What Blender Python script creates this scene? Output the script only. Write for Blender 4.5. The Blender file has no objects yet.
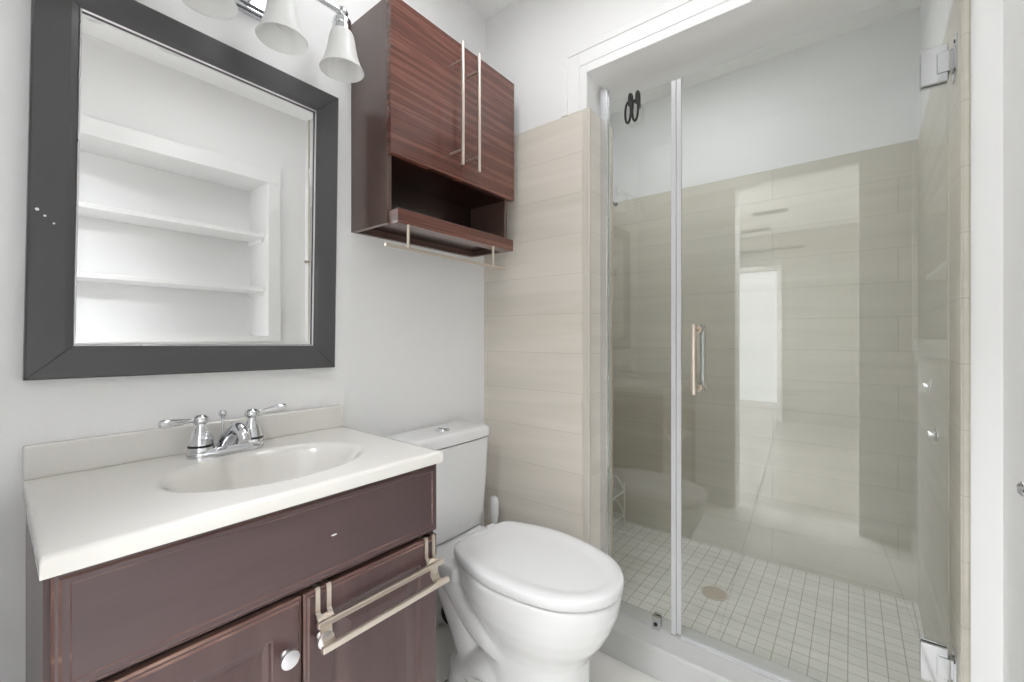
import bpy, bmesh, math, random
from mathutils import Vector, Matrix
random.seed(4)
S = bpy.context.scene
COL = S.collection
H = 1.085            # camera height above the floor
W = -1.22            # plane of the wall with the mirror

# ------------------------------------------------------------------ camera
cd = bpy.data.cameras.new('camera'); cam = bpy.data.objects.new('camera', cd); COL.objects.link(cam)
cd.sensor_width = 36; cd.lens = 36*428/1024; cd.shift_y = -4/1024; cd.clip_start = .01
cam.location = (0, 0, H)
cam.rotation_euler = (math.pi/2, 0, math.atan(340/428))
S.camera = cam
# ------------------------------------------------------------------ view
vs = S.view_settings
vs.view_transform = 'Standard'; vs.look = 'None'; vs.gamma = 1; vs.use_curve_mapping = False
vs.exposure = 0.24
S.cycles.diffuse_bounces = 8
# ------------------------------------------------------------------ world: bright daylight beyond the hall doorway
w = bpy.data.worlds.new('world'); S.world = w; w.use_nodes = True
w.node_tree.nodes['Background'].inputs[0].default_value = (.95, .98, 1, 1)
w.node_tree.nodes['Background'].inputs[1].default_value = 3.8
def area(name, loc, size, power, rot=(0,0,0), color=(1,1,1), size_y=None):
    l = bpy.data.lights.new(name, 'AREA'); l.energy = power; l.color = color; l.size = size
    if size_y: l.shape = 'RECTANGLE'; l.size_y = size_y
    o = bpy.data.objects.new(name, l); o.location = loc; o.rotation_euler = rot; COL.objects.link(o); return o
area('bathroom_added_fill_light', (-.58, .785, 2.385), .70, 3.2, color=(.94,.965,1), size_y=.20)  # added soft fill for the room, kept clear of mirror and glass
area('shower_added_fill_light', (-.55, 1.80, 2.405), .36, 12.5, color=(.94,.965,1))  # added behind the header so the upper shower wall isn't dark
area('hall_near_added_fill_light', (-.30, -.62, 2.385), .50, 44, color=(.94,.965,1))  # added out of view above the door head, brightens the floor
area('hall_far_added_fill_light', (-2.4, -1.7, 2.385), .7, 185, color=(.94,.965,1))  # added off to the side, unseen, to brighten the hall
por = area('hall_doorway_portal', (-1.25, -3.72, 1.0), 1.0, 1, rot=(math.pi/2, 0, 0), size_y=2.0)
por.rotation_euler = (math.pi/2, 0, 0)
por.data.cycles.is_portal = True

# ------------------------------------------------------------------ materials
def new_mat(name):
    m = bpy.data.materials.new(name); m.use_nodes = True
    return m, m.node_tree, m.node_tree.nodes['Principled BSDF']
def simple(name, col, rough=.5, metal=0, coat=0, bump=0, bscale=60, spec=.5):
    m, t, b = new_mat(name)
    b.inputs['Base Color'].default_value = (*col, 1); b.inputs['Roughness'].default_value = rough
    b.inputs['Metallic'].default_value = metal; b.inputs['Coat Weight'].default_value = coat
    b.inputs['Specular IOR Level'].default_value = spec
    n = t.nodes.new('ShaderNodeTexNoise'); n.inputs['Scale'].default_value = bscale
    tc = t.nodes.new('ShaderNodeTexCoord'); t.links.new(tc.outputs['Object'], n.inputs['Vector'])
    if bump:
        bp = t.nodes.new('ShaderNodeBump'); bp.inputs['Strength'].default_value = bump; bp.inputs['Distance'].default_value = .002
        t.links.new(n.outputs['Fac'], bp.inputs['Height']); t.links.new(bp.outputs['Normal'], b.inputs['Normal'])
    else:
        mr = t.nodes.new('ShaderNodeMapRange'); mr.inputs[3].default_value = max(0, rough-.02); mr.inputs[4].default_value = rough+.03
        t.links.new(n.outputs['Fac'], mr.inputs[0]); t.links.new(mr.outputs[0], b.inputs['Roughness'])
    return m
def coords(t, order, scale=(1,1,1), off=(0,0,0), rot=0):
    """object coordinates re-ordered, e.g. 'YZX'"""
    tc = t.nodes.new('ShaderNodeTexCoord'); s = t.nodes.new('ShaderNodeSeparateXYZ'); c = t.nodes.new('ShaderNodeCombineXYZ')
    t.links.new(tc.outputs['Object'], s.inputs[0])
    for i, a in enumerate(order): t.links.new(s.outputs['XYZ'.index(a)], c.inputs[i])
    mp = t.nodes.new('ShaderNodeMapping'); mp.inputs['Scale'].default_value = scale; mp.inputs['Location'].default_value = off; mp.inputs['Rotation'].default_value = (0, 0, rot)
    t.links.new(c.outputs[0], mp.inputs[0]); return mp.outputs[0]
def ramp(t, fac, stops):
    r = t.nodes.new('ShaderNodeValToRGB'); e = r.color_ramp.elements
    while len(e) < len(stops): e.new(.5)
    for k, (p, c) in zip(e, stops): k.position = p; k.color = (*c, 1)
    t.links.new(fac, r.inputs[0]); return r.outputs[0]
def mix(t, fac, a, b, mode='MIX'):
    m = t.nodes.new('ShaderNodeMix'); m.data_type = 'RGBA'; m.blend_type = mode
    if isinstance(fac, float): m.inputs[0].default_value = fac
    else: t.links.new(fac, m.inputs[0])
    for k, v in ((6, a), (7, b)):
        if isinstance(v, tuple): m.inputs[k].default_value = (*v, 1)
        else: t.links.new(v, m.inputs[k])
    return m.outputs[2]
def tile_mat(name, order, bw, bh, mortar, cols, groutc, streak=(1.2, 16, 1), off=(0,0,0), rough=.38, offset=.5, contrast=1.0, rot=0):
    m, t, b = new_mat(name)
    v = coords(t, order, off=off, rot=rot)
    br = t.nodes.new('ShaderNodeTexBrick'); t.links.new(v, br.inputs['Vector'])
    br.offset = offset; br.inputs['Scale'].default_value = 1; br.inputs['Brick Width'].default_value = bw
    br.inputs['Row Height'].default_value = bh; br.inputs['Mortar Size'].default_value = mortar
    br.inputs['Mortar Smooth'].default_value = .3
    br.inputs['Color1'].default_value = (*cols[0], 1); br.inputs['Color2'].default_value = (*cols[1], 1); br.inputs['Mortar'].default_value = (*groutc, 1)
    n = t.nodes.new('ShaderNodeTexNoise'); n.inputs['Scale'].default_value = 1; n.inputs['Detail'].default_value = 5; n.inputs['Distortion'].default_value = .8
    v2 = coords(t, order, scale=streak); t.links.new(v2, n.inputs['Vector'])
    st = ramp(t, n.outputs['Fac'], [(.3, (1-.16*contrast,)*2+(1-.2*contrast,)), (.7, (1.0, 1.0, 1.0))])
    t.links.new(mix(t, 1.0, br.outputs['Color'], st, 'MULTIPLY'), b.inputs['Base Color'])
    b.inputs['Roughness'].default_value = rough
    bp = t.nodes.new('ShaderNodeBump'); bp.inputs['Strength'].default_value = .4; bp.inputs['Distance'].default_value = .002; bp.invert = True
    t.links.new(br.outputs['Fac'], bp.inputs['Height']); t.links.new(bp.outputs['Normal'], b.inputs['Normal'])
    return m
def wood(name, order, scale, stops, rough=.25, coat=.3, dist=2.5, nscale=1.0):
    m, t, b = new_mat(name)
    v = coords(t, order, scale=scale)
    n = t.nodes.new('ShaderNodeTexNoise'); n.inputs['Scale'].default_value = nscale; n.inputs['Detail'].default_value = 6
    n.inputs['Roughness'].default_value = .6; n.inputs['Distortion'].default_value = dist*.2
    t.links.new(v, n.inputs['Vector'])
    t.links.new(ramp(t, n.outputs['Fac'], stops), b.inputs['Base Color'])
    b.inputs['Roughness'].default_value = rough; b.inputs['Coat Weight'].default_value = coat; b.inputs['Coat Roughness'].default_value = .12
    return m

M = {}
M['showerpaint'] = simple('cool_grey_shower_paint', (.74, .745, .75), .6, bump=.08, bscale=260)
M['paint'] = simple('white_wall_paint', (.85, .85, .85), .6, bump=.08, bscale=260)
M['ceiling'] = simple('white_ceiling_paint', (.86, .86, .86), .75, bump=.08, bscale=200)
M['trimpaint'] = simple('white_gloss_trim_paint', (.85, .85, .85), .35)
TC = ((.73, .68, .62), (.755, .705, .64)); GC = (.60, .555, .495)
M['tile_xz'] = tile_mat('beige_plank_tile_front', 'XZY', .9, .144, .0012, TC, GC, contrast=.7, off=(.30, -1.89+.144*20, 0))
M['tile_yz'] = tile_mat('beige_plank_tile_side', 'YZX', .9, .144, .0012, TC, GC, contrast=.7, off=(.10, -1.89+.144*20, 0))
SC, SG = ((.575, .55, .485), (.60, .57, .50)), (.46, .44, .385)  # shower copy of the tile, dimmer light and glass cast put into the colour
M['stile_xz'] = tile_mat('dimmed_plank_tile_back', 'XZY', .9, .144, .0014, SC, SG, contrast=.7, off=(.30, -1.89+.144*20, 0))
M['stile_yz'] = tile_mat('dimmed_plank_tile_side', 'YZX', .9, .144, .0014, SC, SG, contrast=.7, off=(.10, -1.89+.144*20, 0))
M['mosaic'] = tile_mat('small_square_floor_tile', 'XYZ', .051, .051, .0016, ((.80, .79, .78), (.83, .82, .81)), (.42, .40, .37), streak=(3, 14, 1), off=(.215+.51*4, -1.508+.51*8, 0), offset=0, rough=.45)
M['floor'] = tile_mat('white_marble_look_floor_tile', 'YXZ', 1.2, .60, .0032, ((.88, .87, .85), (.90, .89, .87)), (.16, .15, .14), streak=(2, 9, 1), off=(.15, .469, 0), rough=.22, contrast=.4, rot=-math.radians(4.3))
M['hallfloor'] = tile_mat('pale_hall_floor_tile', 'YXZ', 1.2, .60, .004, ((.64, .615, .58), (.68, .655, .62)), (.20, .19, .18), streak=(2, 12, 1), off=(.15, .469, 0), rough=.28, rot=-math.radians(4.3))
M['halltile'] = tile_mat('grey_hall_wall_plank', 'XZY', 1.1, .144, .002, ((.5,.5,.48), (.54,.54,.52)), (.3,.3,.28), rough=.5)
M['marble'] = simple('pale_marble_threshold', (.60, .60, .60), .25)
M['bullnose'] = simple('cream_edge_strip', (.62, .58, .52), .35)
M['chrome'] = simple('polished_chrome', (.72, .73, .75), .07, 1)
M['nickel'] = simple('brushed_nickel', (.72, .64, .56), .30, 1)
M['alu'] = simple('satin_aluminium_channel', (.75, .76, .78), .22, 1)
M['black'] = simple('black_rubber', (.012, .012, .012), .45)
M['porcelain'] = simple('white_glazed_porcelain', (.78, .78, .78), .10, coat=.4)
M['plastic'] = simple('white_seat_plastic', (.78, .78, .785), .18)
M['counter'] = simple('off_white_cultured_marble', (.73, .71, .675), .14, coat=.3)
M['frame'] = simple('dark_charcoal_mirror_frame', (.070, .068, .072), .30, coat=.2)
M['gap'] = simple('dark_cabinet_interior', (.02, .012, .010), .7)
M['knob'] = simple('satin_knob_metal', (.75, .74, .76), .28, 1)
M['wire'] = simple('white_coated_wire', (.78, .78, .75), .4)
M['drain'] = simple('tan_drain_cover', (.50, .42, .32), .4)
M['vent'] = simple('grey_vent_metal', (.16, .16, .155), .5)
M['vw'] = wood('dark_mahogany_veneer', 'YZX', (1.6, 14, 5), [(.25, (.060, .034, .036)), (.5, (.078, .045, .047)), (.78, (.100, .060, .060))], rough=.33, coat=.25)
M['vwv'] = wood('dark_mahogany_veneer_upright', 'ZYX', (1.6, 16, 5), [(.25, (.054, .029, .029)), (.5, (.080, .043, .042)), (.78, (.112, .064, .059))], rough=.33, coat=.25)
M['vedge'] = wood('worn_mahogany_edge', 'YZX', (5, 22, 22), [(.3, (.10, .050, .042)), (.55, (.15, .080, .065)), (.72, (.36, .22, .17))], rough=.38, coat=.2)
M['zebra'] = wood('striped_red_brown_veneer', 'YZX', (.75, 46, 1), [(.28, (.050, .016, .011)), (.42, (.13, .042, .029)), (.50, (.080, .025, .018)), (.57, (.21, .080, .055)), (.64, (.12, .038, .027)), (.72, (.29, .128, .092))], rough=.22, coat=.5, dist=1.2, nscale=1.3)
M['cabside'] = wood('dark_espresso_cabinet_side', 'ZYX', (.6, 9, 9), [(.3, (.060, .032, .025)), (.5, (.085, .048, .038)), (.7, (.105, .060, .048))], rough=.30, coat=.6, dist=0)
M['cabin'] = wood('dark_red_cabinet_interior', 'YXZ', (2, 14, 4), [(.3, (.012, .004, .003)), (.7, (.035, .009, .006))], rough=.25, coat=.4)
# clear panes: partly reflecting, slightly green
def glass_mat(name, tint, ior):
    m = bpy.data.materials.new(name); m.use_nodes = True; t = m.node_tree; t.nodes.clear()
    o = t.nodes.new('ShaderNodeOutputMaterial'); tr = t.nodes.new('ShaderNodeBsdfTransparent'); g = t.nodes.new('ShaderNodeBsdfGlossy')
    tr.inputs[0].default_value = (*tint, 1); g.inputs['Roughness'].default_value = 0; g.inputs[0].default_value = (1,1,1,1)
    # Schlick reflectance from the angle to the face, the same on both faces of the pane
    ge = t.nodes.new('ShaderNodeNewGeometry'); dt = t.nodes.new('ShaderNodeVectorMath'); dt.operation = 'DOT_PRODUCT'
    t.links.new(ge.outputs['Normal'], dt.inputs[0]); t.links.new(ge.outputs['Incoming'], dt.inputs[1])
    def mth(op, a_, b_=None):
        n = t.nodes.new('ShaderNodeMath'); n.operation = op
        for k, v in enumerate((a_, b_)):
            if v is None: continue
            if isinstance(v, (int, float)): n.inputs[k].default_value = v
            else: t.links.new(v, n.inputs[k])
        return n.outputs[0]
    f0 = ((ior-1)/(ior+1))**2
    p5 = mth('POWER', mth('SUBTRACT', 1.0, mth('ABSOLUTE', dt.outputs['Value'])), 5.0)
    fac = mth('ADD', mth('MULTIPLY', p5, 1-f0), f0)
    mx = t.nodes.new('ShaderNodeMixShader'); t.links.new(fac, mx.inputs[0]); t.links.new(tr.outputs[0], mx.inputs[1]); t.links.new(g.outputs[0], mx.inputs[2])
    t.links.new(mx.outputs[0], o.inputs[0]); return m
M['glass'] = glass_mat('clear_shower_glass', (.962, .970, .958), 1.64)
M['seal'] = simple('frosted_clear_seal', (.62, .62, .64), .25)
m, t, b = new_mat('mirror_silver'); b.inputs['Metallic'].default_value = 1; b.inputs['Roughness'].default_value = 0; b.inputs['Base Color'].default_value = (.93, .935, .93, 1); M['mirror'] = m
m, t, b = new_mat('frosted_shade_glass'); b.inputs['Base Color'].default_value = (.92, .92, .91, 1); b.inputs['Roughness'].default_value = .35
M['frost'] = m
tl_ = t.nodes.new('ShaderNodeBsdfTranslucent'); tl_.inputs[0].default_value = (.95,.95,.94,1); mx_ = t.nodes.new('ShaderNodeMixShader'); mx_.inputs[0].default_value = .5
t.links.new(b.outputs[0], mx_.inputs[1]); t.links.new(tl_.outputs[0], mx_.inputs[2]); t.links.new(mx_.outputs[0], t.nodes['Material Output'].inputs[0])
m, t, b = new_mat('added_lamp_diffuser'); b.inputs['Emission Color'].default_value = (1,.98,.95,1); b.inputs['Emission Strength'].default_value = 3; M['diffuser'] = m  # glow for the added ceiling fill lamps

# ------------------------------------------------------------------ builders
def wloc(p):
    v = Vector((0,0,0))
    while p is not None: v += p.location; p = p.parent
    return v
def link(name, bm, mat, parent=None, kind=None, smooth=False, origin=None, bevel=0, seg=2, auto=None):
    """one mesh object; the bmesh is given in world coordinates"""
    if origin is None:
        if parent is not None: origin = wloc(parent)
        elif kind == 'structure': origin = Vector((0,0,0))
        else:
            xs = [v.co for v in bm.verts]
            origin = Vector(((min(v.x for v in xs)+max(v.x for v in xs))/2, (min(v.y for v in xs)+max(v.y for v in xs))/2, min(v.z for v in xs)))
    origin = Vector(origin)
    me = bpy.data.meshes.new(name)
    bmesh.ops.translate(bm, verts=bm.verts, vec=-origin)
    bmesh.ops.recalc_face_normals(bm, faces=bm.faces)
    if smooth:
        for f in bm.faces: f.smooth = True
        for e in bm.edges:
            if len(e.link_faces) == 2 and e.calc_face_angle(0) > math.radians(auto or 38): e.smooth = False
    bm.to_mesh(me); bm.free(); me.materials.append(mat)
    o = bpy.data.objects.new(name, me); COL.objects.link(o)
    if parent is not None: o.parent = parent; o.location = origin - wloc(parent)
    else: o.location = origin
    if kind: o['kind'] = kind
    if bevel:
        md = o.modifiers.new('bevel', 'BEVEL'); md.width = bevel; md.segments = seg; md.limit_method = 'ANGLE'; md.angle_limit = math.radians(40)
        md.harden_normals = False
    return o
def empty(name, loc, label, cat, group=None):
    o = bpy.data.objects.new(name, None); o.empty_display_size = .05; o.location = loc; COL.objects.link(o)
    tag(o, label, cat, group); return o
def tag(o, label, cat=None, group=None):
    o['label'] = label
    if cat: o['category'] = cat
    if group: o['group'] = group
    return o
def addbox(bm, lo, hi):
    v = [bm.verts.new((x, y, z)) for x in (lo[0], hi[0]) for y in (lo[1], hi[1]) for z in (lo[2], hi[2])]
    for f in ((0,1,3,2), (4,6,7,5), (0,4,5,1), (2,3,7,6), (0,2,6,4), (1,5,7,3)): bm.faces.new([v[i] for i in f])
    return v
def boxes(*bs):
    bm = bmesh.new()
    for lo, hi in bs: addbox(bm, lo, hi)
    return bm
def box(name, lo, hi, mat, parent=None, kind=None, bevel=0, seg=2):
    return link(name, boxes((lo, hi)), mat, parent, kind, bevel=bevel, seg=seg)
def frame_of(d):
    d = d.normalized(); a = Vector((0,0,1)) if abs(d.z) < .9 else Vector((1,0,0))
    u = d.cross(a).normalized(); return u, d.cross(u).normalized()
def addtube(bm, pts, r, n=12, cap=True, closed=False):
    pts = [Vector(p) for p in pts]; rs = r if isinstance(r, (list, tuple)) else [r]*len(pts)
    rings = []; pu = None
    for i, p in enumerate(pts):
        if closed: d = pts[(i+1) % len(pts)] - pts[i-1]
        else: d = pts[min(i+1, len(pts)-1)] - pts[max(i-1, 0)]
        d = d.normalized()
        if pu is None: u, v = frame_of(d)
        else:
            u = (pu - d*pu.dot(d)).normalized(); v = d.cross(u)
        pu = u
        rings.append([bm.verts.new(p + (u*math.cos(2*math.pi*k/n) + v*math.sin(2*math.pi*k/n))*rs[i]) for k in range(n)])
    m = len(rings)
    for i in range(m if closed else m-1):
        a, b = rings[i], rings[(i+1) % m]
        for k in range(n): bm.faces.new((a[k], a[(k+1)%n], b[(k+1)%n], b[k]))
    if cap and not closed: bm.faces.new(rings[0][::-1]); bm.faces.new(rings[-1])
    return bm
def spline(pts, n=8):
    """Catmull-Rom through the points"""
    P = [Vector(p) for p in pts]; P = [P[0]*2-P[1]] + P + [P[-1]*2-P[-2]]; out = []
    for i in range(1, len(P)-2):
        for k in range(n):
            t = k/n; a, b, c, d = P[i-1:i+3]
            out.append(.5*((2*b) + (c-a)*t + (2*a-5*b+4*c-d)*t*t + (3*b-a-3*c+d)*t**3))
    out.append(P[-2]); return out
def tube(name, pts, r, mat, parent=None, n=12):
    return link(name, addtube(bmesh.new(), pts, r, n), mat, parent, smooth=True)
def addlathe(bm, prof, c, axis=(0,0,1), n=32, close=False):
    """prof: list of (radius, height along axis) from point c"""
    c = Vector(c); ax = Vector(axis).normalized(); u, v = frame_of(ax); rings = []
    for r, h in prof:
        p = c + ax*h
        if r < 1e-6: rings.append([bm.verts.new(p)])
        else: rings.append([bm.verts.new(p + (u*math.cos(2*math.pi*k/n)+v*math.sin(2*math.pi*k/n))*r) for k in range(n)])
    for a, b in zip(rings, rings[1:] + ([rings[0]] if close else [])):
        if len(a) == 1 and len(b) == 1: continue
        for k in range(n):
            if len(a) == 1: bm.faces.new((a[0], b[(k+1)%n], b[k]))
            elif len(b) == 1: bm.faces.new((a[k], a[(k+1)%n], b[0]))
            else: bm.faces.new((a[k], a[(k+1)%n], b[(k+1)%n], b[k]))
    return bm
def lathe(name, prof, c, mat, parent=None, axis=(0,0,1), n=32, close=False):
    return link(name, addlathe(bmesh.new(), prof, c, axis, n, close), mat, parent, smooth=True)
def rel(z): return z + H

# ------------------------------------------------------------------ room shell
YF = 1.353      # painted face of the wall round the shower opening
YT = 1.345      # tiled face of the same wall
XR = .25        # right wall face
YB = -.14       # back wall face
SB = 2.39       # shower back wall (tiled face)
SR = .190       # shower right wall (tiled face)
OPX = -.735     # left side of shower opening
TT = 1.89       # top of tiling
HD = rel(.937)  # underside of header
CZ = 2.43
box('floor', (W-.1, YB-.13, -.06), (.6, YT+.01, 0), M['floor'], kind='structure')
box('floor_shower', (W-.1, YT+.012, -.06), (.6, SB+.1, 0), M['mosaic'], kind='structure')
box('floor_hall', (-3.2, -5.4, -.06), (2.0, YB-.132, -.001), M['hallfloor'], kind='structure')
box('ceiling', (W-.1, YB-.13, CZ), (.6, SB+.1, CZ+.06), M['ceiling'], kind='structure')
box('ceiling_hall', (-3.2, -3.7, CZ), (2.0, YB-.132, CZ+.06), M['ceiling'], kind='structure')
box('wall_left', (W-.1, YB-.13, 0), (W, SB+.1, CZ), M['paint'], kind='structure')
# right wall with the shelf recess cut into it
NY0, NY1, NZ0, NZ1, ND = .06, 1.064, rel(-.009), rel(.897), .24
link('wall_right', boxes(((XR, YB, 0), (XR+.35, YF, NZ0)), ((XR, YB, NZ1), (XR+.35, YF, CZ)),
     ((XR, YB, NZ0), (XR+.35, NY0, NZ1)), ((XR, NY1, NZ0), (XR+.35, YF, NZ1)), ((XR+ND, NY0, NZ0), (XR+.35, NY1, NZ1))), M['paint'], kind='structure')
# front wall round the shower opening
link('wall_front', boxes(((W, YF, 0), (OPX, 1.525, CZ)), ((OPX, YF, HD), (SR+.008, 1.525, CZ)), ((SR+.008, YF, 0), (.6, 1.525, CZ))), M['paint'], kind='structure')
box('wall_shower_back', (W, SB+.008, 0), (.6, SB+.1, CZ), M['showerpaint'], kind='structure')
bm = boxes(((SR+.008, 1.525, 0), (.6, SB+.008, CZ)))
for v in bm.verts:
    if v.co.y > 2 and v.co.x < .5: v.co.x += .019
link('wall_shower_right', bm, M['showerpaint'], kind='structure')
# back wall with the doorway to the hall
DX0, DX1, DZ = -.58, .03, 2.03
link('wall_back', boxes(((W, YB-.12, 0), (DX0, YB, CZ)), ((DX1, YB-.12, 0), (.6, YB, CZ)), ((DX0, YB-.12, DZ), (DX1, YB, CZ))), M['paint'], kind='structure')
def casing(name, x0, x1, z1, y, out, wd=.06, th=.015, mat=M['trimpaint']):
    lo, hi = sorted((y, y+out*th))
    return link(name, boxes(((x0-wd, lo, 0), (x0, hi, z1+wd)), ((x1, lo, 0), (x1+wd, hi, z1+wd)), ((x0, lo, z1), (x1, hi, z1+wd))), mat, kind='structure', bevel=.003)
casing('door_1', DX0, DX1, DZ, YB, 1)
# hall beyond
link('wall_hall_far', boxes(((-.76, -3.72, 0), (2.0, -3.6, CZ)), ((-3.2, -3.72, 0), (-1.70, -3.6, CZ)), ((-1.70, -3.72, 1.96), (-.76, -3.6, CZ))), M['halltile'], kind='structure')
box('wall_hall_left', (-3.2, -3.6, 0), (-3.1, YB-.12, CZ), M['paint'], kind='structure')
box('wall_hall_right', (1.9, -3.6, 0), (2.0, YB-.12, CZ), M['paint'], kind='structure')
box('wall_hall_near', (-3.2, YB-.131, 0), (W-.1, YB-.001, CZ), M['paint'], kind='structure')
box('wall_hall_near_right', (.6, YB-.131, 0), (2.0, YB-.001, CZ), M['paint'], kind='structure')
casing('door_2', -1.70, -.76, 1.96, -3.6, 1)

# tiling, a thin layer on the walls
box('wall_front_tile', (W, YT, 0), (OPX-.012, YF, TT), M['tile_xz'], kind='structure')
box('wall_front_tile_return', (OPX, YT+.002, .10), (OPX+.013, 1.525, TT), M['tile_yz'], kind='structure')
link('trim_1', boxes(((OPX-.012, YT-.001, 0), (OPX+.006, YF, TT+.004)), ((OPX+.006, YT+.001, .1), (OPX+.0145, YT+.014, TT+.004))), M['bullnose'], kind='structure', bevel=.003)
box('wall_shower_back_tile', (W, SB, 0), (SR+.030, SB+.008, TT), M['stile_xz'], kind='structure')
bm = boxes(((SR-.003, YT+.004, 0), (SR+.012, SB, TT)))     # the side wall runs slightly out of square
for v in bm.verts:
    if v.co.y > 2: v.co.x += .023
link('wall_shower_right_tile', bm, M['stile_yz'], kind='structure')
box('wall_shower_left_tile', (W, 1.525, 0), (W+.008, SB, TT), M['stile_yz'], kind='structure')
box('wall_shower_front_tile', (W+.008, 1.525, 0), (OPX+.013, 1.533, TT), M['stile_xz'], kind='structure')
link('trim_2', boxes(((SR, YT-.001, 0), (SR+.009, YT+.006, CZ))), M['stile_yz'], kind='structure', bevel=.001)
# moulded casing on the painted part of the shower wall: three steps
def prof_casing(x0, x1, zb, zt):
    bm = bmesh.new()
    for w0, w1, th in ((0, .030, .003), (.030, .078, .005), (.078, .105, .0075)):
        addbox(bm, (x0-w1, YF-th, zb), (x0-w0, YF, zt+w1)); addbox(bm, (x0-w0, YF-th, zt+w0), (x1, YF, zt+w1))
    return bm
link('trim_3', prof_casing(OPX, .248, TT+.004, HD), M['trimpaint'], kind='structure', bevel=.003)
# kerb
box('trim_4', (OPX+.006, YT, 0), (SR, 1.508, .101), M['marble'], kind='structure', bevel=.004)
box('trim_5', (OPX+.006, YT-.004, .088), (SR-.002, YT+.012, .104), M['marble'], kind='structure', bevel=.003)
# skirting board
box('baseboard_back', (W, YB, 0), (DX0-.06, YB+.012, .09), M['trimpaint'], kind='structure', bevel=.003)
box('baseboard_right', (XR-.012, YB+.012, 0), (XR, YT, .09), M['trimpaint'], kind='structure', bevel=.003)

# shelf recess in the right wall
bm = bmesh.new()
c0, c1, th = .0, .070, .018
addbox(bm, (XR-th, NY0-c1, NZ0-c1), (XR, NY1+c1, NZ0)); addbox(bm, (XR-th, NY0-c1, NZ1), (XR, NY1+c1, NZ1+.082))
addbox(bm, (XR-th, NY0-c1, NZ0), (XR, NY0, NZ1)); addbox(bm, (XR-th, NY1, NZ0), (XR, NY1+c1, NZ1))
link('trim_6', bm, M['trimpaint'], kind='structure', bevel=.003)
for z, lb in ((rel(.603), 'upper white painted shelf in the wall recess seen in the mirror'), (rel(.290), 'lower white painted shelf in the wall recess seen in the mirror')):
    r = empty('recess_shelf', (XR+.12, (NY0+NY1)/2, z-.022), lb, 'shelf', 'shelves in the wall recess')
    box('board', (XR+.025, NY0+.001, z-.022), (XR+ND-.001, NY1-.001, z), M['trimpaint'], r, bevel=.003)
    for y0, y1 in ((NY0+.001, NY0+.016), (NY1-.016, NY1-.001)):
        box('cleat', (XR+.045, y0, z-.046), (XR+ND-.002, y1, z-.0225), M['trimpaint'], r, bevel=.002)

# ------------------------------------------------------------------ hall details, seen reflected in the shower glass
rod = empty('curtain_rod', (-1.2, -3.56, rel(1.13)), 'thin dark curtain rod on the hall wall above the bright doorway, reflected in the glass', 'curtain rod')
tube('pole', [(-2.0, -3.53, rel(1.13)), (-.50, -3.53, rel(1.13))], .016, M['vent'], rod)
for x in (-2.0, -.48): lathe('finial', [(0,-.025),(.016,-.018),(.024,0),(.016,.018),(0,.025)], (x, -3.53, rel(1.13)), M['vent'], rod, axis=(1,0,0), n=16)
for x in (-1.9, -.60): box('bracket', (x-.012, -3.6, rel(1.13)-.02), (x+.012, -3.52, rel(1.13)-.006), M['vent'], rod, bevel=.002)
for x, y, lb in ((-.69, -2.45, 'nearer grey slotted vent in the hall ceiling'), (-.95, -3.25, 'farther grey slotted vent in the hall ceiling')):
    v = empty('ceiling_vent', (x, y, CZ-.012), lb, 'vent', 'vents in the hall ceiling')
    link('frame', boxes(((x-.16, y-.06, CZ-.012), (x+.16, y-.045, CZ-.0005)), ((x-.16, y+.045, CZ-.012), (x+.16, y+.06, CZ-.0005)), ((x-.16, y-.045, CZ-.012), (x-.145, y+.045, CZ-.0005)), ((x+.145, y-.045, CZ-.012), (x+.16, y+.045, CZ-.0005))), M['vent'], v)
    link('slat', boxes(*[((x-.145, y-.04+k*.018, CZ-.010), (x+.145, y-.034+k*.018, CZ-.002)) for k in range(5)]), M['vent'], v)
def added_flush_lamp(x, y, r, label, z=CZ):  # round housing for the added, unseen fill lights
    l = empty('added_fill_lamp', (x, y, z-.04), label, 'ceiling lamp', 'added round fill lamps')
    lathe('rim', [(r*.9,0), (r,0), (r,-.03), (r*.9,-.034), (r*.88,-.02), (r*.9,0)], (x, y, z-.0005), M['trimpaint'], l)
    lathe('diffuser', [(r*.88,-.004), (r*.88,-.022), (r*.6,-.030), (0,-.034)], (x, y, z), M['diffuser'], l)
def added_panel_lamp(x, y, a, b_, label):  # panel housing made to go with the added room fill
    l = empty('added_fill_lamp', (x, y, CZ-.04), label, 'ceiling lamp')
    link('rim', boxes(((x-a/2, y-b_/2, CZ-.035), (x-a/2+.02, y+b_/2, CZ-.0005)), ((x+a/2-.02, y-b_/2, CZ-.035), (x+a/2, y+b_/2, CZ-.0005)), ((x-a/2+.02, y-b_/2, CZ-.035), (x+a/2-.02, y-b_/2+.02, CZ-.0005)), ((x-a/2+.02, y+b_/2-.02, CZ-.035), (x+a/2-.02, y+b_/2, CZ-.0005))), M['trimpaint'], l, bevel=.002)
    box('diffuser', (x-a/2+.02, y-b_/2+.02, CZ-.02), (x+a/2-.02, y+b_/2-.02, CZ-.012), M['diffuser'], l)
added_panel_lamp(-.58, .785, .76, .26, 'added rectangular fill lamp panel out of view on the ceiling above the toilet')
added_flush_lamp(-.55, 1.80, .20, 'added round fill lamp out of view in the ceiling inside the shower')
added_flush_lamp(-.30, -.62, .26, 'added round fill lamp out of view on the hall ceiling by the doorway')
added_flush_lamp(-2.4, -1.7, .36, 'added large round fill lamp out of view at the far left of the hall ceiling')

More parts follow.
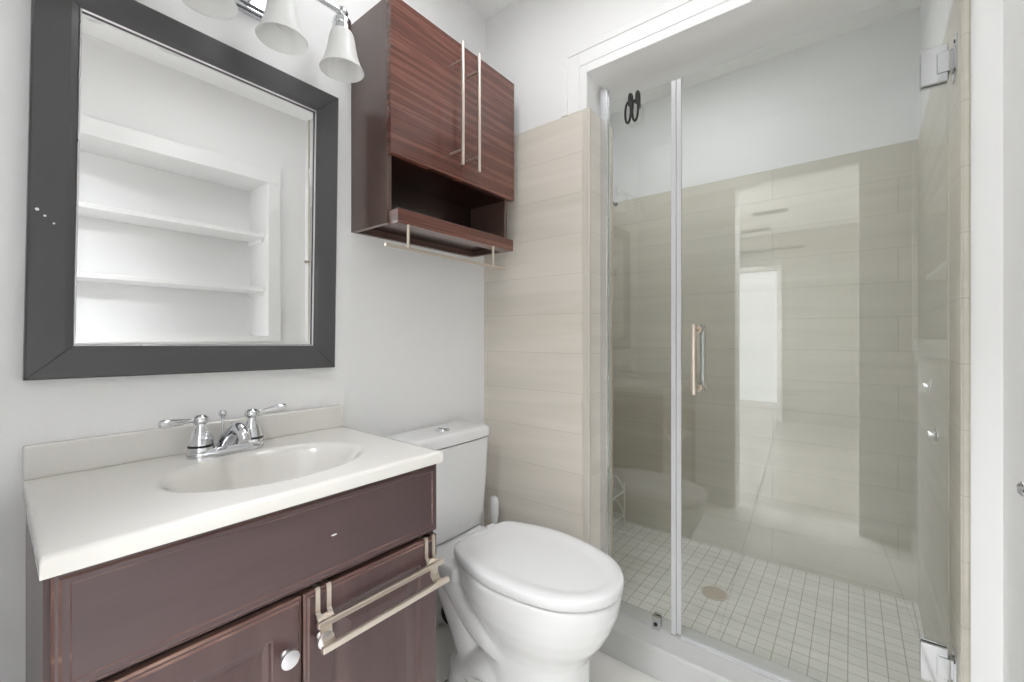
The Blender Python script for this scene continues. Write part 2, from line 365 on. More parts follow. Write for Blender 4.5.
# ------------------------------------------------------------------ mirror
mr = empty('wall_mirror', (W, .365, rel(-.085)), 'rectangular wall mirror in a wide charcoal frame hung above the sink', 'mirror')
MW, MH, FW, FT = .607, .80, .068, .026
y0, y1, z0, z1 = .367-MW/2-.006, .367+MW/2-.006, rel(-.085), rel(-.085)+MH
def mitre(prof, y0, y1, z0, z1, x):
    """prof: (inset from outer edge, height off the wall)"""
    bm = bmesh.new(); rings = []
    for i, h in prof:
        rings.append([bm.verts.new((x+h, a, b)) for a, b in ((y0+i, z0+i), (y1-i, z0+i), (y1-i, z1-i), (y0+i, z1-i))])
    for a, b in zip(rings, rings[1:] + [rings[0]]):
        for k in range(4): bm.faces.new((a[k], a[(k+1)%4], b[(k+1)%4], b[k]))
    return bm
link('frame', mitre([(0, .001), (0, .024), (.003, .027), (.052, .022), (FW-.006, .019), (FW-.003, .017), (FW, .010), (FW, .001)], y0, y1, z0, z1, W), M['frame'], mr)
link('inner_bead', mitre([(FW-.0045, .0185), (FW-.0035, .0205), (FW-.0022, .0205), (FW-.0012, .0165), (FW-.0025, .0150)], y0, y1, z0, z1, W), M['knob'], mr)
for (ya, sy_), (za, sz_) in [((y0, 1), (z0, 1)), ((y1, -1), (z0, 1)), ((y0, 1), (z1, -1)), ((y1, -1), (z1, -1))]:
    link('mitre_joint', addtube(bmesh.new(), [(W+h, ya+sy_*i_, za+sz_*i_) for i_, h in ((.001, .0245), (.0035, .0270), (.052, .0220), (FW-.006, .0190))], .0007, 6), M['black'], mr)
i = FW-.001; bm = bmesh.new()
ro = [bm.verts.new((W+.0105, a, b)) for a, b in ((y0+i, z0+i), (y1-i, z0+i), (y1-i, z1-i), (y0+i, z1-i))]
j = i+.022; ri = [bm.verts.new((W+.0109, a, b)) for a, b in ((y0+j, z0+j), (y1-j, z0+j), (y1-j, z1-j), (y0+j, z1-j))]
rb = [bm.verts.new((W+.004, v.co.y, v.co.z)) for v in ro]
bm.faces.new(ri); bm.faces.new(rb[::-1])
for k in range(4):
    bm.faces.new((ro[k], ro[(k+1)%4], ri[(k+1)%4], ri[k])); bm.faces.new((rb[k], rb[(k+1)%4], ro[(k+1)%4], ro[k]))
link('mirror_glass', bm, M['mirror'], mr)
bm = bmesh.new()
for yy, zz, r in ((y0+.012, rel(.235), .003), (y0+.022, rel(.225), .0022), (y0+.034, rel(.213), .002)):
    addlathe(bm, [(0, .0008), (r, .0004), (r, 0)], (W+.0262, yy, zz), axis=(1,0,0), n=7)
link('chip', bm, M['trimpaint'], mr)['label'] = 'small pale chips in the dark paint'
mr.rotation_euler = (math.radians(-.85), 0, 0)

# ------------------------------------------------------------------ vanity light
FX = -1.10; SZ = rel(.734)
vl = empty('vanity_light', (W, .397, rel(.90)), 'chrome bar light with frosted bell shades above the mirror', 'wall light')
bm = bmesh.new()
addbox(bm, (W, .265, rel(.828)), (W+.012, .50, rel(.905))); addbox(bm, (W+.012, .271, rel(.834)), (W+.020, .494, rel(.899))); addbox(bm, (W+.020, .277, rel(.842)), (W+.027, .488, rel(.891)))
link('back_plate', bm, M['chrome'], vl, bevel=.003)
BZ = rel(.893)
tube('cross_bar', [(FX, .158, BZ), (FX, .632, BZ)], .0085, M['chrome'], vl, 16)
for yy in (.34, .45): tube('arm', [(W+.02, yy, BZ), (FX, yy, BZ)], .010, M['chrome'], vl, 16)
for yy in (.158, .632): lathe('end_ball', [(0,-.016),(.009,-.0135),(.0145,-.006),(.0158,0),(.0145,.006),(.009,.0135),(0,.016)], (FX, yy, BZ), M['chrome'], vl, n=24)
for k in range(4):
    yy = .158 + k*.158
    hold = lathe('lamp_holder', [(0,.008),(.012,.008),(.013,.0),(.0115,-.010),(.018,-.014),(.0235,-.018),(.0245,-.030),(.0225,-.032),(.0225,-.036),(.0255,-.039),(.0265,-.052),(.022,-.055),(0,-.055)], (FX, yy, BZ-.004), M['chrome'], vl, n=28)
    pr = [(.022,.106),(.0275,.104),(.0315,.095),(.034,.082),(.0365,.066),(.040,.048),(.0445,.030),(.051,.013),(.056,.004),(.058,0)]
    pin = [(r-.0028, h+.0008) for r, h in pr]
    sh = lathe('lamp_shade', pr + pin[::-1], (FX, yy, SZ), M['frost'], vl, n=40, close=True)
    lathe('bulb', [(0,.030),(.013,.033),(.021,.044),(.023,.058),(.019,.075),(.012,.090),(.012,.125),(0,.125)], (FX, yy, SZ), M['frost'], sh, n=20)

# ------------------------------------------------------------------ wall cabinet
cb = empty('wall_cabinet', (W, 1.0, rel(.31)), 'glossy red-brown striped wall cabinet with open shelf above the toilet', 'cabinet')
CY0, CY1, CX = .7306, 1.272, -1.034
zb, zd, zt = rel(.325), rel(.521), rel(.971)
P = .016
box('side_panel', (W, CY0, zb), (CX, CY0+P, zt), M['cabside'], cb, bevel=.0015)
box('side_panel', (W, CY1-P, zb), (CX, CY1, zt), M['cabside'], cb, bevel=.0015)
box('top_panel', (W, CY0+P, zt-P), (CX, CY1-P, zt), M['cabside'], cb)
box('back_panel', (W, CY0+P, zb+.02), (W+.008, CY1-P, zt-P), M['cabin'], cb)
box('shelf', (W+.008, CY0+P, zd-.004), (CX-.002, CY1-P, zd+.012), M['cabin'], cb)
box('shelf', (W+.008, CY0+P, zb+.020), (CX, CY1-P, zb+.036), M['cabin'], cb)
box('front_lip', (CX-.002, CY0+.004, rel(.319)), (CX+.048, CY1-.022, rel(.3605)), M['zebra'], cb, bevel=.002)
box('back_rail', (W, CY0+P, zb), (W+.016, CY1-P, zb+.02), M['cabside'], cb)
HB = []
for a, b_, hy in ((CY0-.001, 1.0150, .958), (1.0168, 1.2915, 1.033)):
    d_ = box('door', (CX+.001, a, zd-.001), (-1.0148, b_, zt), M['zebra'], cb, bevel=.0012)
    hx = -.958
    bm = addtube(bmesh.new(), [(hx, hy, rel(.541)), (hx, hy, rel(.928))], .0055, 16)
    for zz in (rel(.590), rel(.872)): addtube(bm, [(-1.0150, hy, zz), (hx, hy, zz)], .0042, 12)
    link('handle', bm, M['nickel'], d_, smooth=True)
tr = empty('hand_towel_rail', (-.99, .96, rel(.25)), 'slim nickel rail hanging under the wall cabinet', 'towel rail')
bm = addtube(bmesh.new(), [(-.990, .694, rel(.2515)), (-.990, 1.205, rel(.2475))], .0048, 16)
link('rail', bm, M['nickel'], tr, smooth=True)
for yy in (.771, 1.139): tube('post', [(-.990, yy, rel(.251)), (-.990, yy, rel(.3195))], .0045, M['nickel'], tr)

# ------------------------------------------------------------------ vanity (slightly out of square with the wall)
VY = .0573; VA = math.radians(-1.0)
VO = Vector((W+.001, VY, 0))
vn = empty('vanity_cabinet', VO, 'dark mahogany vanity cabinet with panelled doors under the sink', 'cabinet')
VL = .628; CT = rel(-.292); VF = W+.432      # front of carcass
link('carcass', boxes(((W+.004, VY+.004, .0), (VF, VY+.018, CT)), ((W+.004, VY+VL-.014, 0), (VF, VY+VL, CT)), ((W+.004, VY+.018, .0), (W+.012, VY+VL-.014, CT)),
     ((W+.012, VY+.018, .10), (VF-.02, VY+VL-.014, .115))), M['vwv'], vn, bevel=.001)
link('face_frame', boxes(((VF-.02, VY+.018, .09), (VF, VY+.045, CT)), ((VF-.02, VY+VL-.04, .09), (VF, VY+VL-.014, CT)), ((VF-.02, VY+.045, CT-.03), (VF, VY+VL-.04, CT)), ((VF-.02, VY+.045, rel(-.475)), (VF, VY+VL-.04, rel(-.445))), ((VF-.02, VY+.045, .09), (VF, VY+VL-.04, .12))), M['gap'], vn)
box('toe_kick', (VF-.07, VY+.018, .0), (VF-.055, VY+VL-.014, .095), M['gap'], vn)
def panel(name, a, b_, z0, z1, parent, raised, mat=M['vw']):
    """overlay front with moulded edge; optional recessed frame with raised centre field"""
    x = VF+.001; t = .019; bm = bmesh.new()
    prof = [(0, 0), (0, t-.006), (.003, t-.003), (.006, t-.0025), (.009, t)]
    if raised: prof += [(.050, t), (.052, t-.001), (.055, t-.006), (.060, t-.007), (.064, t-.0075), (.068, t-.007), (.090, t-.001), (.091, t-.001)]
    else: prof += [(.016, t), (.018, t-.0015), (.020, t-.0015)]
    rings = [[bm.verts.new((x+h, yy, zz)) for yy, zz in ((a+i, z0+i), (b_-i, z0+i), (b_-i, z1-i), (a+i, z1-i))] for i, h in prof]
    for r0, r1 in zip(rings, rings[1:]):
        for k in range(4): bm.faces.new((r0[k], r0[(k+1)%4], r1[(k+1)%4], r1[k]))
    bm.faces.new(rings[-1]); bm.faces.new(rings[0][::-1])
    o = link(name, bm, mat, parent); o.data.materials.append(M['vedge'])
    lim = .020 if not raised else .009
    for p in o.data.polygons:
        c = p.center + o.location + wloc(parent)
        i = min(c.y-a, b_-c.y, c.z-z0, z1-c.z)
        if i < lim*.92 and p.normal.x < .98: p.material_index = 1
    return o
dr = panel('drawer_front', VY+.010, VY+VL-.002, rel(-.450), CT-.001, vn, False)
bm = addlathe(bmesh.new(), [(0, .0006), (.004, .0004), (.004, 0)], (0,0,0), axis=(1,0,0), n=8)
for v in bm.verts: v.co.y *= 1.5; v.co.z *= .45
bmesh.ops.translate(bm, verts=bm.verts, vec=(VF+.0187, .43, rel(-.372)))
link('scratch', bm, M['trimpaint'], dr)['label'] = 'small white scuff on the drawer front'
mid = VY+VL/2+.002
dl = panel('door', VY+.010, mid-.0015, .115, rel(-.461), vn, True, M['vwv'])
rd = panel('door', mid+.0015, VY+VL-.002, .115, rel(-.461), vn, True, M['vwv'])
for d_, yy in ((dl, mid-.032), (rd, mid+.030)):
    lathe('knob', [(.007,0),(.007,.003),(.0045,.006),(.0045,.012),(.012,.015),(.0155,.019),(.0150,.023),(.009,.0255),(0,.026)], (VF+.0195, yy, rel(-.545)), M['knob'], d_, axis=(1,0,0), n=28)
vn.rotation_euler = (0, 0, VA)
# countertop with moulded basin and upstand
ct = empty('sink_countertop', VO + Vector((0,0,CT)), 'off-white cultured marble countertop with moulded oval basin and upstand', 'sink')
CL, CD, TH = .637, .457, .026
TZ = rel(-.267)
bm = bmesh.new(); nx, ny = 70, 96; grid = []
bx, by, ax_, ay_ = .250, .345, .130, .185
def top_z(x, y):
    q = math.sqrt(((x-bx)/ax_)**2 + ((y-by)/ay_)**2)
    z = 0
    if q < 1.08:
        s_ = min(1, (1.08-q)/1.08); z = -.125*(1-(1-min(1, s_*1.35))**2.2) if s_ > 0 else 0
        k_ = min(1, s_/.30); z *= k_*k_*(3-2*k_)
    e = min(CD-x, y, CL-y)
    if e < .006: z -= .006-math.sqrt(max(0, .006**2-(.006-e)**2))
    return z
for i in range(nx+1):
    row = []
    for j in range(ny+1):
        x = CD*i/nx; y = CL*j/ny
        if i == nx-1: x = CD-.003
        if j == 1: y = .003
        if j == ny-1: y = CL-.003
        row.append(bm.verts.new((VO.x+x, VO.y+y, TZ+top_z(x, y))))
    grid.append(row)
for i in range(nx):
    for j in range(ny): bm.faces.new((grid[i][j], grid[i+1][j], grid[i+1][j+1], grid[i][j+1]))
per = [grid[i][0] for i in range(nx+1)] + [grid[nx][j] for j in range(1, ny+1)] + [grid[i][ny] for i in range(nx-1, -1, -1)] + [grid[0][j] for j in range(ny-1, 0, -1)]
low = [bm.verts.new((v.co.x, v.co.y, TZ-TH+.0005)) for v in per]
for k in range(len(per)): bm.faces.new((per[k], low[k], low[(k+1)%len(per)], per[(k+1)%len(per)]))
link('top', bm, M['counter'], ct, smooth=True, auto=60)
lathe('drain', [(0,.003),(.012,.004),(.020,.003),(.0225,0),(0,0)], (VO.x+bx, VO.y+by, TZ-.1245), M['chrome'], ct, n=28)
box('upstand', (VO.x, VO.y, TZ-.001), (VO.x+.019, VO.y+CL-.004, rel(-.2030)), M['counter'], ct, bevel=.005, seg=3)
ct.rotation_euler = (0, 0, VA)

# ------------------------------------------------------------------ faucet
FY, FXX = .367, -1.135
fc = empty('faucet', (FXX, FY, TZ), 'chrome two-handle centreset faucet standing behind the sink basin', 'faucet')
fc.rotation_euler = (0, 0, 0)
bm = bmesh.new(); prof = [(1.0, 0), (1.0, .010), (.94, .017), (.86, .020)]
rings = []
for s_, h in prof:
    ring = []
    for k in range(48):
        a = 2*math.pi*k/48; c_, sn = math.cos(a), math.sin(a)
        yy = math.copysign(abs(sn)**.45, sn)*.078; xx = c_*abs(c_)**.0*.028
        ring.append(bm.verts.new((FXX+xx*s_, FY+yy*(s_ if s_ == 1 else 1-(1-s_)*.4), TZ+h)))
    rings.append(ring)
for a, b_ in zip(rings, rings[1:]):
    for k in range(48): bm.faces.new((a[k], a[(k+1)%48], b_[(k+1)%48], b_[k]))
bm.faces.new(rings[-1]); bm.faces.new(rings[0][::-1])
link('base_plate', bm, M['chrome'], fc, smooth=True)
for sy in (-1, 1):
    cy = FY+sy*.052
    bell = lathe('valve_bell', [(.0255,.012),(.0255,.021),(.0245,.024),(.0225,.0245),(.0225,.027),(.0245,.029),(.0225,.040),(.0185,.054),(.014,.064),(.011,.069),(.011,.074),(.0155,.077),(.0165,.082),(.0150,.088),(.010,.093),(0,.095)], (FXX, cy, TZ), M['chrome'], fc, n=36)
    lathe('ring', [(.0226,.0243),(.0240,.0250),(.0240,.0272),(.0226,.0275)], (FXX, cy, TZ), M['black'], bell, n=36)
    d_ = Vector((.12, sy*1.0, .10 if sy > 0 else .02)).normalized()
    p0 = Vector((FXX, cy, TZ+.083))
    addp = [p0 + d_*k for k in (.006, .018, .028, .042, .058, .069, .075, .077)]
    tube('lever_handle', addp, [.0055, .0048, .0052, .0072, .0088, .0092, .0078, .003], M['chrome'], bell, 18)
sp = spline([(FXX-.006, FY, TZ+.012), (FXX+.010, FY, TZ+.034), (FXX+.036, FY, TZ+.054), (FXX+.064, FY, TZ+.064), (FXX+.092, FY, TZ+.058), (FXX+.103, FY, TZ+.042)], 6)
n_ = len(sp)
tube('spout', sp, [.0215 - .0095*min(1, k/(n_*.8)) for k in range(n_)], M['chrome'], fc, 20)
tube('lift_rod', [(FXX-.030, FY, TZ+.010), (FXX-.030, FY, TZ+.075)], .0028, M['chrome'], fc, 10)
lathe('lift_knob', [(0,.0),(.004,.001),(.0045,.006),(.008,.010),(.009,.015),(.0065,.020),(0,.022)], (FXX-.030, FY, TZ+.073), M['chrome'], fc, n=20)

# ------------------------------------------------------------------ over-the-door towel bar on the right vanity door
tb = empty('towel_bar', VO, 'double nickel towel bar hooked over the right vanity door', 'towel bar')
XD = -.7662     # just in front of the door face
UX, LX = -.746, -.711
for pa, pb in (((UX, .387, rel(-.513)), (UX, .680, rel(-.513))), ((LX, .378, rel(-.535)), (LX, .664, rel(-.533)))):
    a_, b_ = Vector(pa), Vector(pb)
    bm = bmesh.new(); addbox(bm, (a_.x-.0045, a_.y, a_.z-.0055), (a_.x+.0045, b_.y, a_.z+.0055))
    link('bar', bm, M['nickel'], tb, bevel=.002)
def strip(pts, w_, th_, y):
    bm = bmesh.new(); rows = []
    P_ = [Vector((p[0], 0, p[1])) for p in pts]
    for i_, p in enumerate(P_):
        d_ = (P_[min(i_+1, len(P_)-1)]-P_[max(i_-1, 0)]).normalized(); nrm = Vector((d_.z, 0, -d_.x))*th_/2
        rows.append([bm.verts.new((p.x+s_*nrm.x, y+k*w_/2, p.z+s_*nrm.z)) for s_, k in ((1,-1), (1,1), (-1,1), (-1,-1))])
    for a_, b_ in zip(rows, rows[1:]):
        for k in range(4): bm.faces.new((a_[k], a_[(k+1)%4], b_[(k+1)%4], b_[k]))
    bm.faces.new(rows[0][::-1]); bm.faces.new(rows[-1]); return bm
for yc in (.408, .658):
    xo = .0045 if yc > .5 else 0
    xo = .0
    for dy in (-.0105, .0105):
        pts = [(VF-.006+.006, rel(-.475)), (VF-.001+.001, rel(-.4585)), (XD-.002, rel(-.4570)), (XD, rel(-.461)), (XD, rel(-.500)), (XD+.006, rel(-.508)), (XD+.012, rel(-.513))]
        link('hook_strap', strip(pts, .0085, .0022, yc+dy), M['nickel'], tb)
    br_ = link('bracket', strip([(XD+.003, rel(-.509)), (XD+.018, rel(-.515)), (XD+.019, rel(-.534)), (XD+.027, rel(-.543)), (XD+.048, rel(-.541)), (XD+.056, rel(-.537))], .021, .0025, yc-.004), M['nickel'], tb)
    link('brace', boxes(((XD+.001, yc-.012, rel(-.520)), (XD+.0035, yc+.012, rel(-.506)))), M['nickel'], tb, bevel=.001)
tb.rotation_euler = (0, 0, VA)
bm = addtube(bmesh.new(), spline([(W+.395, .690, rel(-.358)), (W+.400, .700, rel(-.356)), (W+.402, .704, rel(-.368)), (W+.400, .700, rel(-.378))], 5), .0013, 8)
tag(link('wire_hook', bm, M['vent'], None, smooth=True), 'tiny curved wire hook on the right side of the vanity', 'hook')

# ------------------------------------------------------------------ toilet
TY = 1.028
tl = empty('toilet', (-.80, TY, 0), 'white two-piece toilet with closed elongated lid beside the vanity', 'toilet')
HW = [(-.965, .108), (-.948, .128), (-.90, .150), (-.83, .171), (-.76, .180), (-.69, .176), (-.62, .163), (-.56, .142), (-.518, .112), (-.486, .074), (-.470, .036), (-.465, 0)]
def outline(n=14):
    pts = [Vector((x, h, 0)) for x, h in HW]; s1 = spline(pts, 4)
    s1 = [p for p in s1]
    left = [Vector((p.x, -p.y, 0)) for p in s1[::-1]][1:]
    back = [Vector((-.968, -.108*(1-2*k/6), 0)) for k in range(1, 6)]
    return s1 + left + back
OUT = outline(); OC = Vector((-.72, 0, 0))
def ring(bm, z, sx, sy, dx=0, cx=None, xmin=None):
    r_ = []
    for p in OUT:
        q = Matrix.Rotation(math.radians(-3), 3, 'Z') @ Vector(((p.x-OC.x)*sx+dx, (p.y-OC.y)*sy, 0)); r_.append(bm.verts.new((OC.x+q.x, TY+.004+q.y, z)))
    return r_
def loft(rs, bm, top=True, bot=True):
    for a_, b_ in zip(rs, rs[1:]):
        for k in range(len(a_)): bm.faces.new((a_[k], a_[(k+1)%len(a_)], b_[(k+1)%len(b_)], b_[k]))
    if bot: bm.faces.new(rs[0][::-1])
    if top: bm.faces.new(rs[-1])
LZ = rel(-.642)    # top of lid
# bowl: loft + trapway tubes, fused by remeshing
bm = bmesh.new()
loft([ring(bm, z, sx, sy, dx) for z, sx, sy, dx in ((.0, .80, .70, -.055), (.02, .80, .70, -.055), (.035, .70, .66, -.02), (.12, .66, .66, -.01), (.18, .66, .67, -.01), (.205, .665, .68, -.010), (.235, .71, .73, -.004), (.27, .80, .82, .0), (.31, .885, .91, .0), (.35, .945, .965, 0), (.385, .975, .985, 0), (LZ-.033, .982, .99, 0))], bm)
addbox(bm, (-1.195, TY-.140, .350), (-.93, TY+.140, .3945))
addbox(bm, (-1.0, TY-.10, .0), (-.75, TY+.10, .03))
addbox(bm, (-1.0, TY-.070, .03), (-.80, TY+.075, .35))
for s_ in (-1, 1):
    def sp3(l): return spline([(x, TY+s_*y, z) for x, y, z in l], 5)
    p_ = sp3([(-1.02, .080, .36), (-1.0, .080, .29), (-.955, .075, .20), (-.92, .070, .12), (-.89, .065, .05)])
    addtube(bm, p_, .045, 16)
    p_ = sp3([(-.98, .105, .345), (-.93, .106, .30), (-.87, .106, .245), (-.80, .096, .205), (-.73, .070, .17)])
    addtube(bm, p_, .034, 14)
    p_ = sp3([(-.97, .075, .06), (-.90, .080, .10), (-.83, .080, .11), (-.78, .075, .06)])
    addtube(bm, p_, .042, 14)
    addlathe(bm, [(0,0),(.055,0),(.050,.045),(.03,.062),(0,.066)], (-.955, TY+s_*.065, 0), n=20)
bowl = link('bowl', bm, M['porcelain'], tl, smooth=True)
md = bowl.modifiers.new('fuse', 'REMESH'); md.mode = 'VOXEL'; md.voxel_size = .0055; md.use_smooth_shade = True
md = bowl.modifiers.new('soften', 'SMOOTH'); md.factor = .6; md.iterations = 10
# seat ring and lid
def slab(name, z0, z1, s0, mat, dish=False):
    bm = bmesh.new(); e = .007
    rs = [ring(bm, z0, s0-.012, s0-.018), ring(bm, z0+.003, s0, s0), ring(bm, z1-e, s0, s0), ring(bm, z1-e*.35, s0-.006, s0-.010), ring(bm, z1, s0-.022, s0-.034)]
    if dish: rs += [ring(bm, z1+.0025, s0-.07, s0-.11), ring(bm, z1+.002, s0-.12, s0-.19, .004), ring(bm, z1-.0025, s0-.19, s0-.29, .008), ring(bm, z1-.0035, s0-.24, s0-.36, .010), ring(bm, z1-.0035, s0-.6, s0-.66, .01)]
    loft(rs, bm); return link(name, bm, mat, tl, smooth=True, auto=50)
slab('seat', LZ-.0325, LZ-.012, .95, M['plastic'])
slab('lid', LZ-.0285, LZ-.001, 1.0, M['plastic'], True)
for s_ in (-1, 1):
    link('hinge', boxes(((-.985, TY+.016+s_*.066-.018, .395), (-.958, TY+.016+s_*.066+.018, LZ-.006))), M['plastic'], tl, bevel=.006, seg=3)
# tank: tapered, rounded front corners
def tank_ring(bm, z, x1, hw, rad=.035, x0=-1.205, sag=.010):
    pts = [(x0, -hw), (x0, hw)]
    arc = []
    for k in range(9): a_ = math.pi/2*k/8; arc.append((x1-rad+rad*math.sin(a_), hw-rad+rad*math.cos(a_)))
    front = []
    for k in range(1, 8): f_ = 1-2*k/8; front.append((x1+sag*(1-f_*f_)*0.6, (hw-rad)*f_))
    pts += arc + front + [(x, -y) for x, y in arc[::-1]]
    return [bm.verts.new((x, TY+y, z)) for x, y in pts]
zs, zl = rel(-.368), rel(-.327)
bm = bmesh.new()
loft([tank_ring(bm, z, x, h) for z, x, h in ((.396, -1.078, .150), (.402, -1.070, .158), (.45, -1.066, .168), (.58, -1.062, .178), (zs-.0015, -1.058, .183))], bm)
link('tank', bm, M['porcelain'], tl, smooth=True, auto=50)
bm = bmesh.new()
loft([tank_ring(bm, z, x, h) for z, x, h in ((zs+.0015, -1.058, .184), (zs+.004, -1.0545, .187), (zs+.028, -1.0545, .187), (zl-.007, -1.057, .185), (zl-.001, -1.063, .179), (zl, -1.070, .172))], bm)
link('tank_lid', bm, M['porcelain'], tl, smooth=True, auto=50)
lathe('flush_button', [(0,.006),(.017,.0058),(.0185,.004),(.020,.0045),(.0235,.004),(.025,0),(0,0)], (-1.125, TY-.005, zl), M['chrome'], tl, n=32)
box('button_split', (-1.145, TY-.0055, zl+.0055), (-1.105, TY-.0045, zl+.0068), M['black'], tl)
for s_ in (-1, 1): lathe('bolt_cap', [(.014,0),(.014,.008),(.010,.014),(0,.016)], (-.86, TY+s_*.118, .0), M['plastic'], tl, n=20)

# brush beside the toilet
tbx, tby = -1.09, 1.262
tbh = empty('toilet_brush', (tbx, tby, 0), 'white toilet brush with flat handle standing behind the toilet', 'toilet brush')
lathe('holder', [(0,0),(.048,0),(.050,.01),(.043,.10),(.040,.15),(.037,.15),(.040,.10),(.045,.012),(0,.012)], (tbx, tby, .001), M['plastic'], tbh, n=32)
lathe('bristles', [(0,.02),(.025,.025),(.030,.05),(.030,.09),(.012,.10),(0,.10)], (tbx, tby, .001), M['plastic'], tbh, n=24)
bm = bmesh.new(); rr = []
for z, wx, wy in ((.10, .006, .006), (.31, .006, .006), (.35, .013, .009), (.40, .020, .012), (.448, .020, .012), (.462, .014, .010), (.466, .004, .003)):
    rr.append([bm.verts.new((tbx+math.cos(2*math.pi*k/16)*wx, tby+math.sin(2*math.pi*k/16)*wy, z)) for k in range(16)])
loft(rr, bm); link('handle', bm, M['plastic'], tbh, smooth=True)
# black ribbed cup by the wall behind the toilet
pc = empty('plunger_cup', (-1.165, 1.135, .045), 'small black ribbed round cup against the wall behind the toilet', 'plunger')
lathe('cup', [(.050,-.03),(.052,-.028),(.050,-.018),(.043,-.012),(.045,-.006),(.036,.002),(.037,.008),(.022,.016),(.012,.020),(0,.021)], (-1.17, 1.135, .053), M['black'], pc, axis=(.55,-.3,.35), n=36)
lathe('rim', [(.046,-.033),(.055,-.033),(.056,-.029),(.052,-.027)], (-1.17, 1.135, .053), M['plastic'], pc, axis=(.55,-.3,.35), n=36)['label'] = 'white rim'

# ------------------------------------------------------------------ shower screen and door
GY = 1.440; GT = .008
KZ = .1012
scr = empty('fixed_shower_screen', (-.58, GY, KZ), 'narrow fixed clear glass panel at the left of the shower', 'shower screen')
PX0, PX1 = -.698, -.455
GTOP = rel(.845)
box('glass_pane', (PX0, GY-GT/2, KZ+.004), (PX1-.014, GY+GT/2, GTOP), M['glass'], scr)
link('wall_channel', boxes(((OPX+.0135, GY-.012, KZ), (PX0+.003, GY-.0045, GTOP+.06)), ((OPX+.0135, GY+.0045, KZ), (PX0+.003, GY+.012, GTOP+.06)), ((OPX+.0135, GY-.0045, KZ), (PX0-.001, GY+.0045, GTOP+.06))), M['alu'], scr, bevel=.001)
link('edge_seal', boxes(((PX1-.0135, GY-.006, KZ+.004), (PX1+.0025, GY+.006, GTOP)),), M['seal'], scr, bevel=.002)
box('sill_strip', (PX0, GY-.007, KZ), (PX1-.014, GY+.007, KZ+.0038), M['seal'], scr)
cl = link('glass_clamp', boxes(((-.530, GY-.017, KZ+.001), (-.502, GY-.0045, KZ+.045)), ((-.530, GY+.0045, KZ+.001), (-.502, GY+.012, KZ+.045))), M['chrome'], scr, bevel=.002)
lathe('screw', [(0,.003),(.006,.0025),(.007,0),(0,0)], (-.516, GY-.017, KZ+.020), M['black'], cl, axis=(0,-1,0), n=16)
door = empty('glass_shower_door', (-.12, GY, KZ), 'frameless clear glass shower door with long handle and chrome hinges', 'shower door')
DXa, DXb = -.436, .180
box('glass_pane', (DXa, GY-GT/2, KZ+.012), (DXb, GY+GT/2, GTOP), M['glass'], door)
link('edge_seal', boxes(((DXa-.0155, GY-.005, KZ+.012), (DXa-.0005, GY+.005, GTOP)),), M['seal'], door, bevel=.002)
link('door_sweep', boxes(((DXa, GY-.008, KZ+.001), (DXb, GY+.006, KZ+.0115)), ((DXa, GY-.013, KZ+.001), (DXb, GY-.008, KZ+.005))), M['seal'], door, bevel=.001)
hx_ = -.384; hz0, hz1 = rel(-.178), rel(.040)
for sgn in (-1, 1):
    yb = GY+sgn*.052
    bm = bmesh.new()
    addtube(bm, [(hx_, yb, hz0), (hx_, yb, hz1)], .0085, 18)
    for zz in (hz0+.016, hz1-.016):
        addtube(bm, [(hx_, GY+sgn*.0045, zz), (hx_, yb, zz)], .0075, 14)
        addlathe(bm, [(0,0),(.0135,0),(.0135,.004),(0,.004)], (hx_, GY+sgn*.0042, zz), axis=(0,sgn,0), n=20)
    link('handle', bm, M['nickel'] if sgn < 0 else M['chrome'], door, smooth=True)
for z0_, z1_ in ((rel(.605), rel(.693)), (rel(-.825), rel(-.737))):
    hg = link('hinge', boxes(((.130, GY-.014, z0_), (.178, GY-.0045, z1_)), ((.130, GY+.0045, z0_), (.178, GY+.013, z1_))), M['chrome'], door, bevel=.002)
    zm = (z0_+z1_)/2
    link('hinge_knuckle', boxes(((.158, GY-.019, zm-.024), (.1875, GY-.0145, zm+.024)), ((.1795, GY-.0145, zm-.024), (.1875, GY+.013, zm+.024))), M['chrome'], hg, bevel=.0015)
    link('wall_plate', boxes(((.1850, GY-.048, z0_+.001), (.1895, GY-.020, z1_-.001)), ((.1876, GY-.020, z0_+.001), (.1895, GY+.020, z1_-.001))), M['chrome'], hg, bevel=.001)
    for zz in (z0_+.012, z1_-.012):
        lathe('screw', [(0,.0015),(.0035,.0012),(.004,0),(0,0)], (.1850, GY-.034, zz), M['black'], hg, axis=(-1,0,0), n=12)

# black double hook over the fixed pane
hk = empty('over_glass_hook', (-.60, GY, rel(.74)), 'black double loop hook hung over the top of the fixed glass panel', 'hook')
for dx in (-.016, .010):
    x = -.598+dx
    pts = spline([(x+.004, GY+.010, GTOP-.045), (x+.004, GY+.010, GTOP-.004), (x+.004, GY+.002, GTOP+.0085), (x+.004, GY-.010, GTOP-.001), (x+.004, GY-.011, GTOP-.035)], 6)
    tube('clip', pts, .0055, M['black'], hk, 10)
    lp = []
    for k in range(24):
        a_ = 2*math.pi*k/24
        lp.append((x+.013*math.cos(a_)*.95+(.002), GY-.014-.010*(1+math.cos(a_))*.5, GTOP-.062+.036*math.sin(a_)))
    bm = addtube(bmesh.new(), lp, .0040, 8, closed=True); link('loop', bm, M['black'], hk, smooth=True)

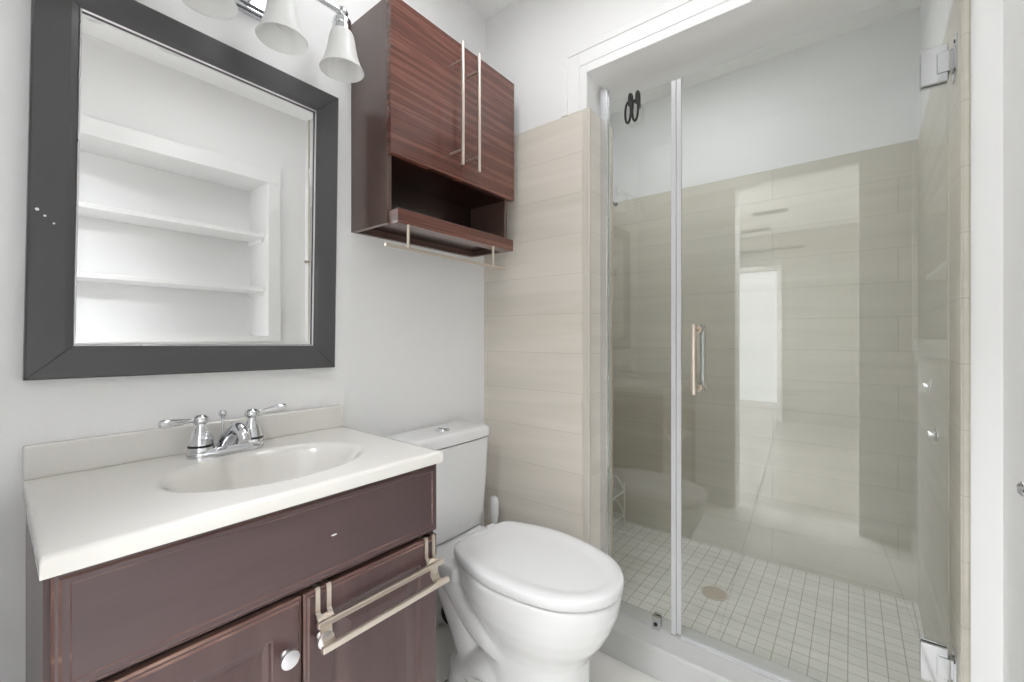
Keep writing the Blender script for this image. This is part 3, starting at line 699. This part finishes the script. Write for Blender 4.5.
# ------------------------------------------------------------------ in the shower
# robe hook on the tiled wall behind the panel
sh_ = empty('robe_hook', (-1.10, SB, TT-.01), 'tiny dark hook near the top of the tiled shower wall', 'hook')
lathe('rose', [(0,.005),(.010,.004),(.012,0),(0,0)], (-1.105, SB, TT-.012), M['vent'], sh_, axis=(0,-1,0), n=20)
tube('prong', spline([(-1.105, SB-.004, TT-.012), (-1.105, SB-.026, TT-.020), (-1.105, SB-.034, TT-.004)], 5), .0035, M['vent'], sh_, 8)
# two-tier wire rack
ra = empty('wire_rack', (-1.09, 2.22, 0), 'white two-tier wire rack standing in the shower corner', 'rack')
rx0, rx1, ry0, ry1 = -1.19, -1.03, 2.06, 2.34
for x in (rx0, rx1):
    for y in (ry0, ry1): tube('leg', [(x, y, 0), (x, y, .235), ((x+.0), y, .24)], .0035, M['wire'], ra, 8)
for z in (.055, .195):
    bm = bmesh.new()
    addtube(bm, [(rx0, ry0, z), (rx1, ry0, z), (rx1, ry1, z), (rx0, ry1, z)], .0042, 8, closed=True)
    for k in range(1, 10):
        y = ry0+(ry1-ry0)*k/10; addtube(bm, [(rx0, y, z), (rx1, y, z)], .0018, 6)
    addtube(bm, [((rx0+rx1)/2, ry0, z-.003), ((rx0+rx1)/2, ry1, z-.003)], .0025, 6)
    link('shelf', bm, M['wire'], ra, smooth=True)
    for y in (ry0, ry1):
        tube('rail', ([(rx0, y, z), (rx0+.006, y, z+.03), (rx0+.03, y, z+.075), (rx1-.045, y, z+.075), (rx1-.012, y, z+.03), (rx1, y, z)]), .0038, M['wire'], ra, 8)
# floor drain
dn = empty('floor_drain', (-.455, 1.95, 0), 'round tan drain cover set in the shower floor tiles', 'drain')
lathe('cover', [(0,.0022),(.044,.0020),(.0455,0),(0,0)], (-.455, 1.95, .0006), M['drain'], dn, n=36)
bm = bmesh.new()
addlathe(bm, [(.046,0),(.052,0),(.052,.0024),(.046,.0024)], (-.455, 1.95, .0006), n=36, close=True)
link('ring', bm, M['bullnose'], dn, smooth=True)
# shower valves on the right tiled wall
for y, z, r, lb in ((1.755, rel(-.285), .022, 'lower round chrome shower valve on the right tiled wall'), (1.90, rel(-.155), .020, 'upper round chrome shower valve on the right tiled wall')):
    SRv = SR-.003+.023*(y-YT)/(SB-YT); v = empty('shower_valve', (SRv, y, z), lb, 'valve', 'chrome valves on the shower wall')
    lathe('escutcheon', [(0,.006),(r*.8,.006),(r,.003),(r,0),(0,0)], (SRv-.0005, y, z), M['chrome'], v, axis=(-1,0,0), n=32)
    lathe('stem', [(.009,.005),(.009,.018),(.0075,.021),(0,.021)], (SRv-.0005, y, z), M['chrome'], v, axis=(-1,0,0), n=20)
# small metal plate on the right wall near the camera
lp_ = lathe('wall_hook', [(0,.008),(.008,.007),(.011,.004),(.014,.002),(.015,0),(0,0)], (XR, 1.225, rel(-.285)), M['chrome'], axis=(-1,0,0), n=28)
tag(lp_, 'small round chrome hook on the white wall at the far right edge', 'hook')
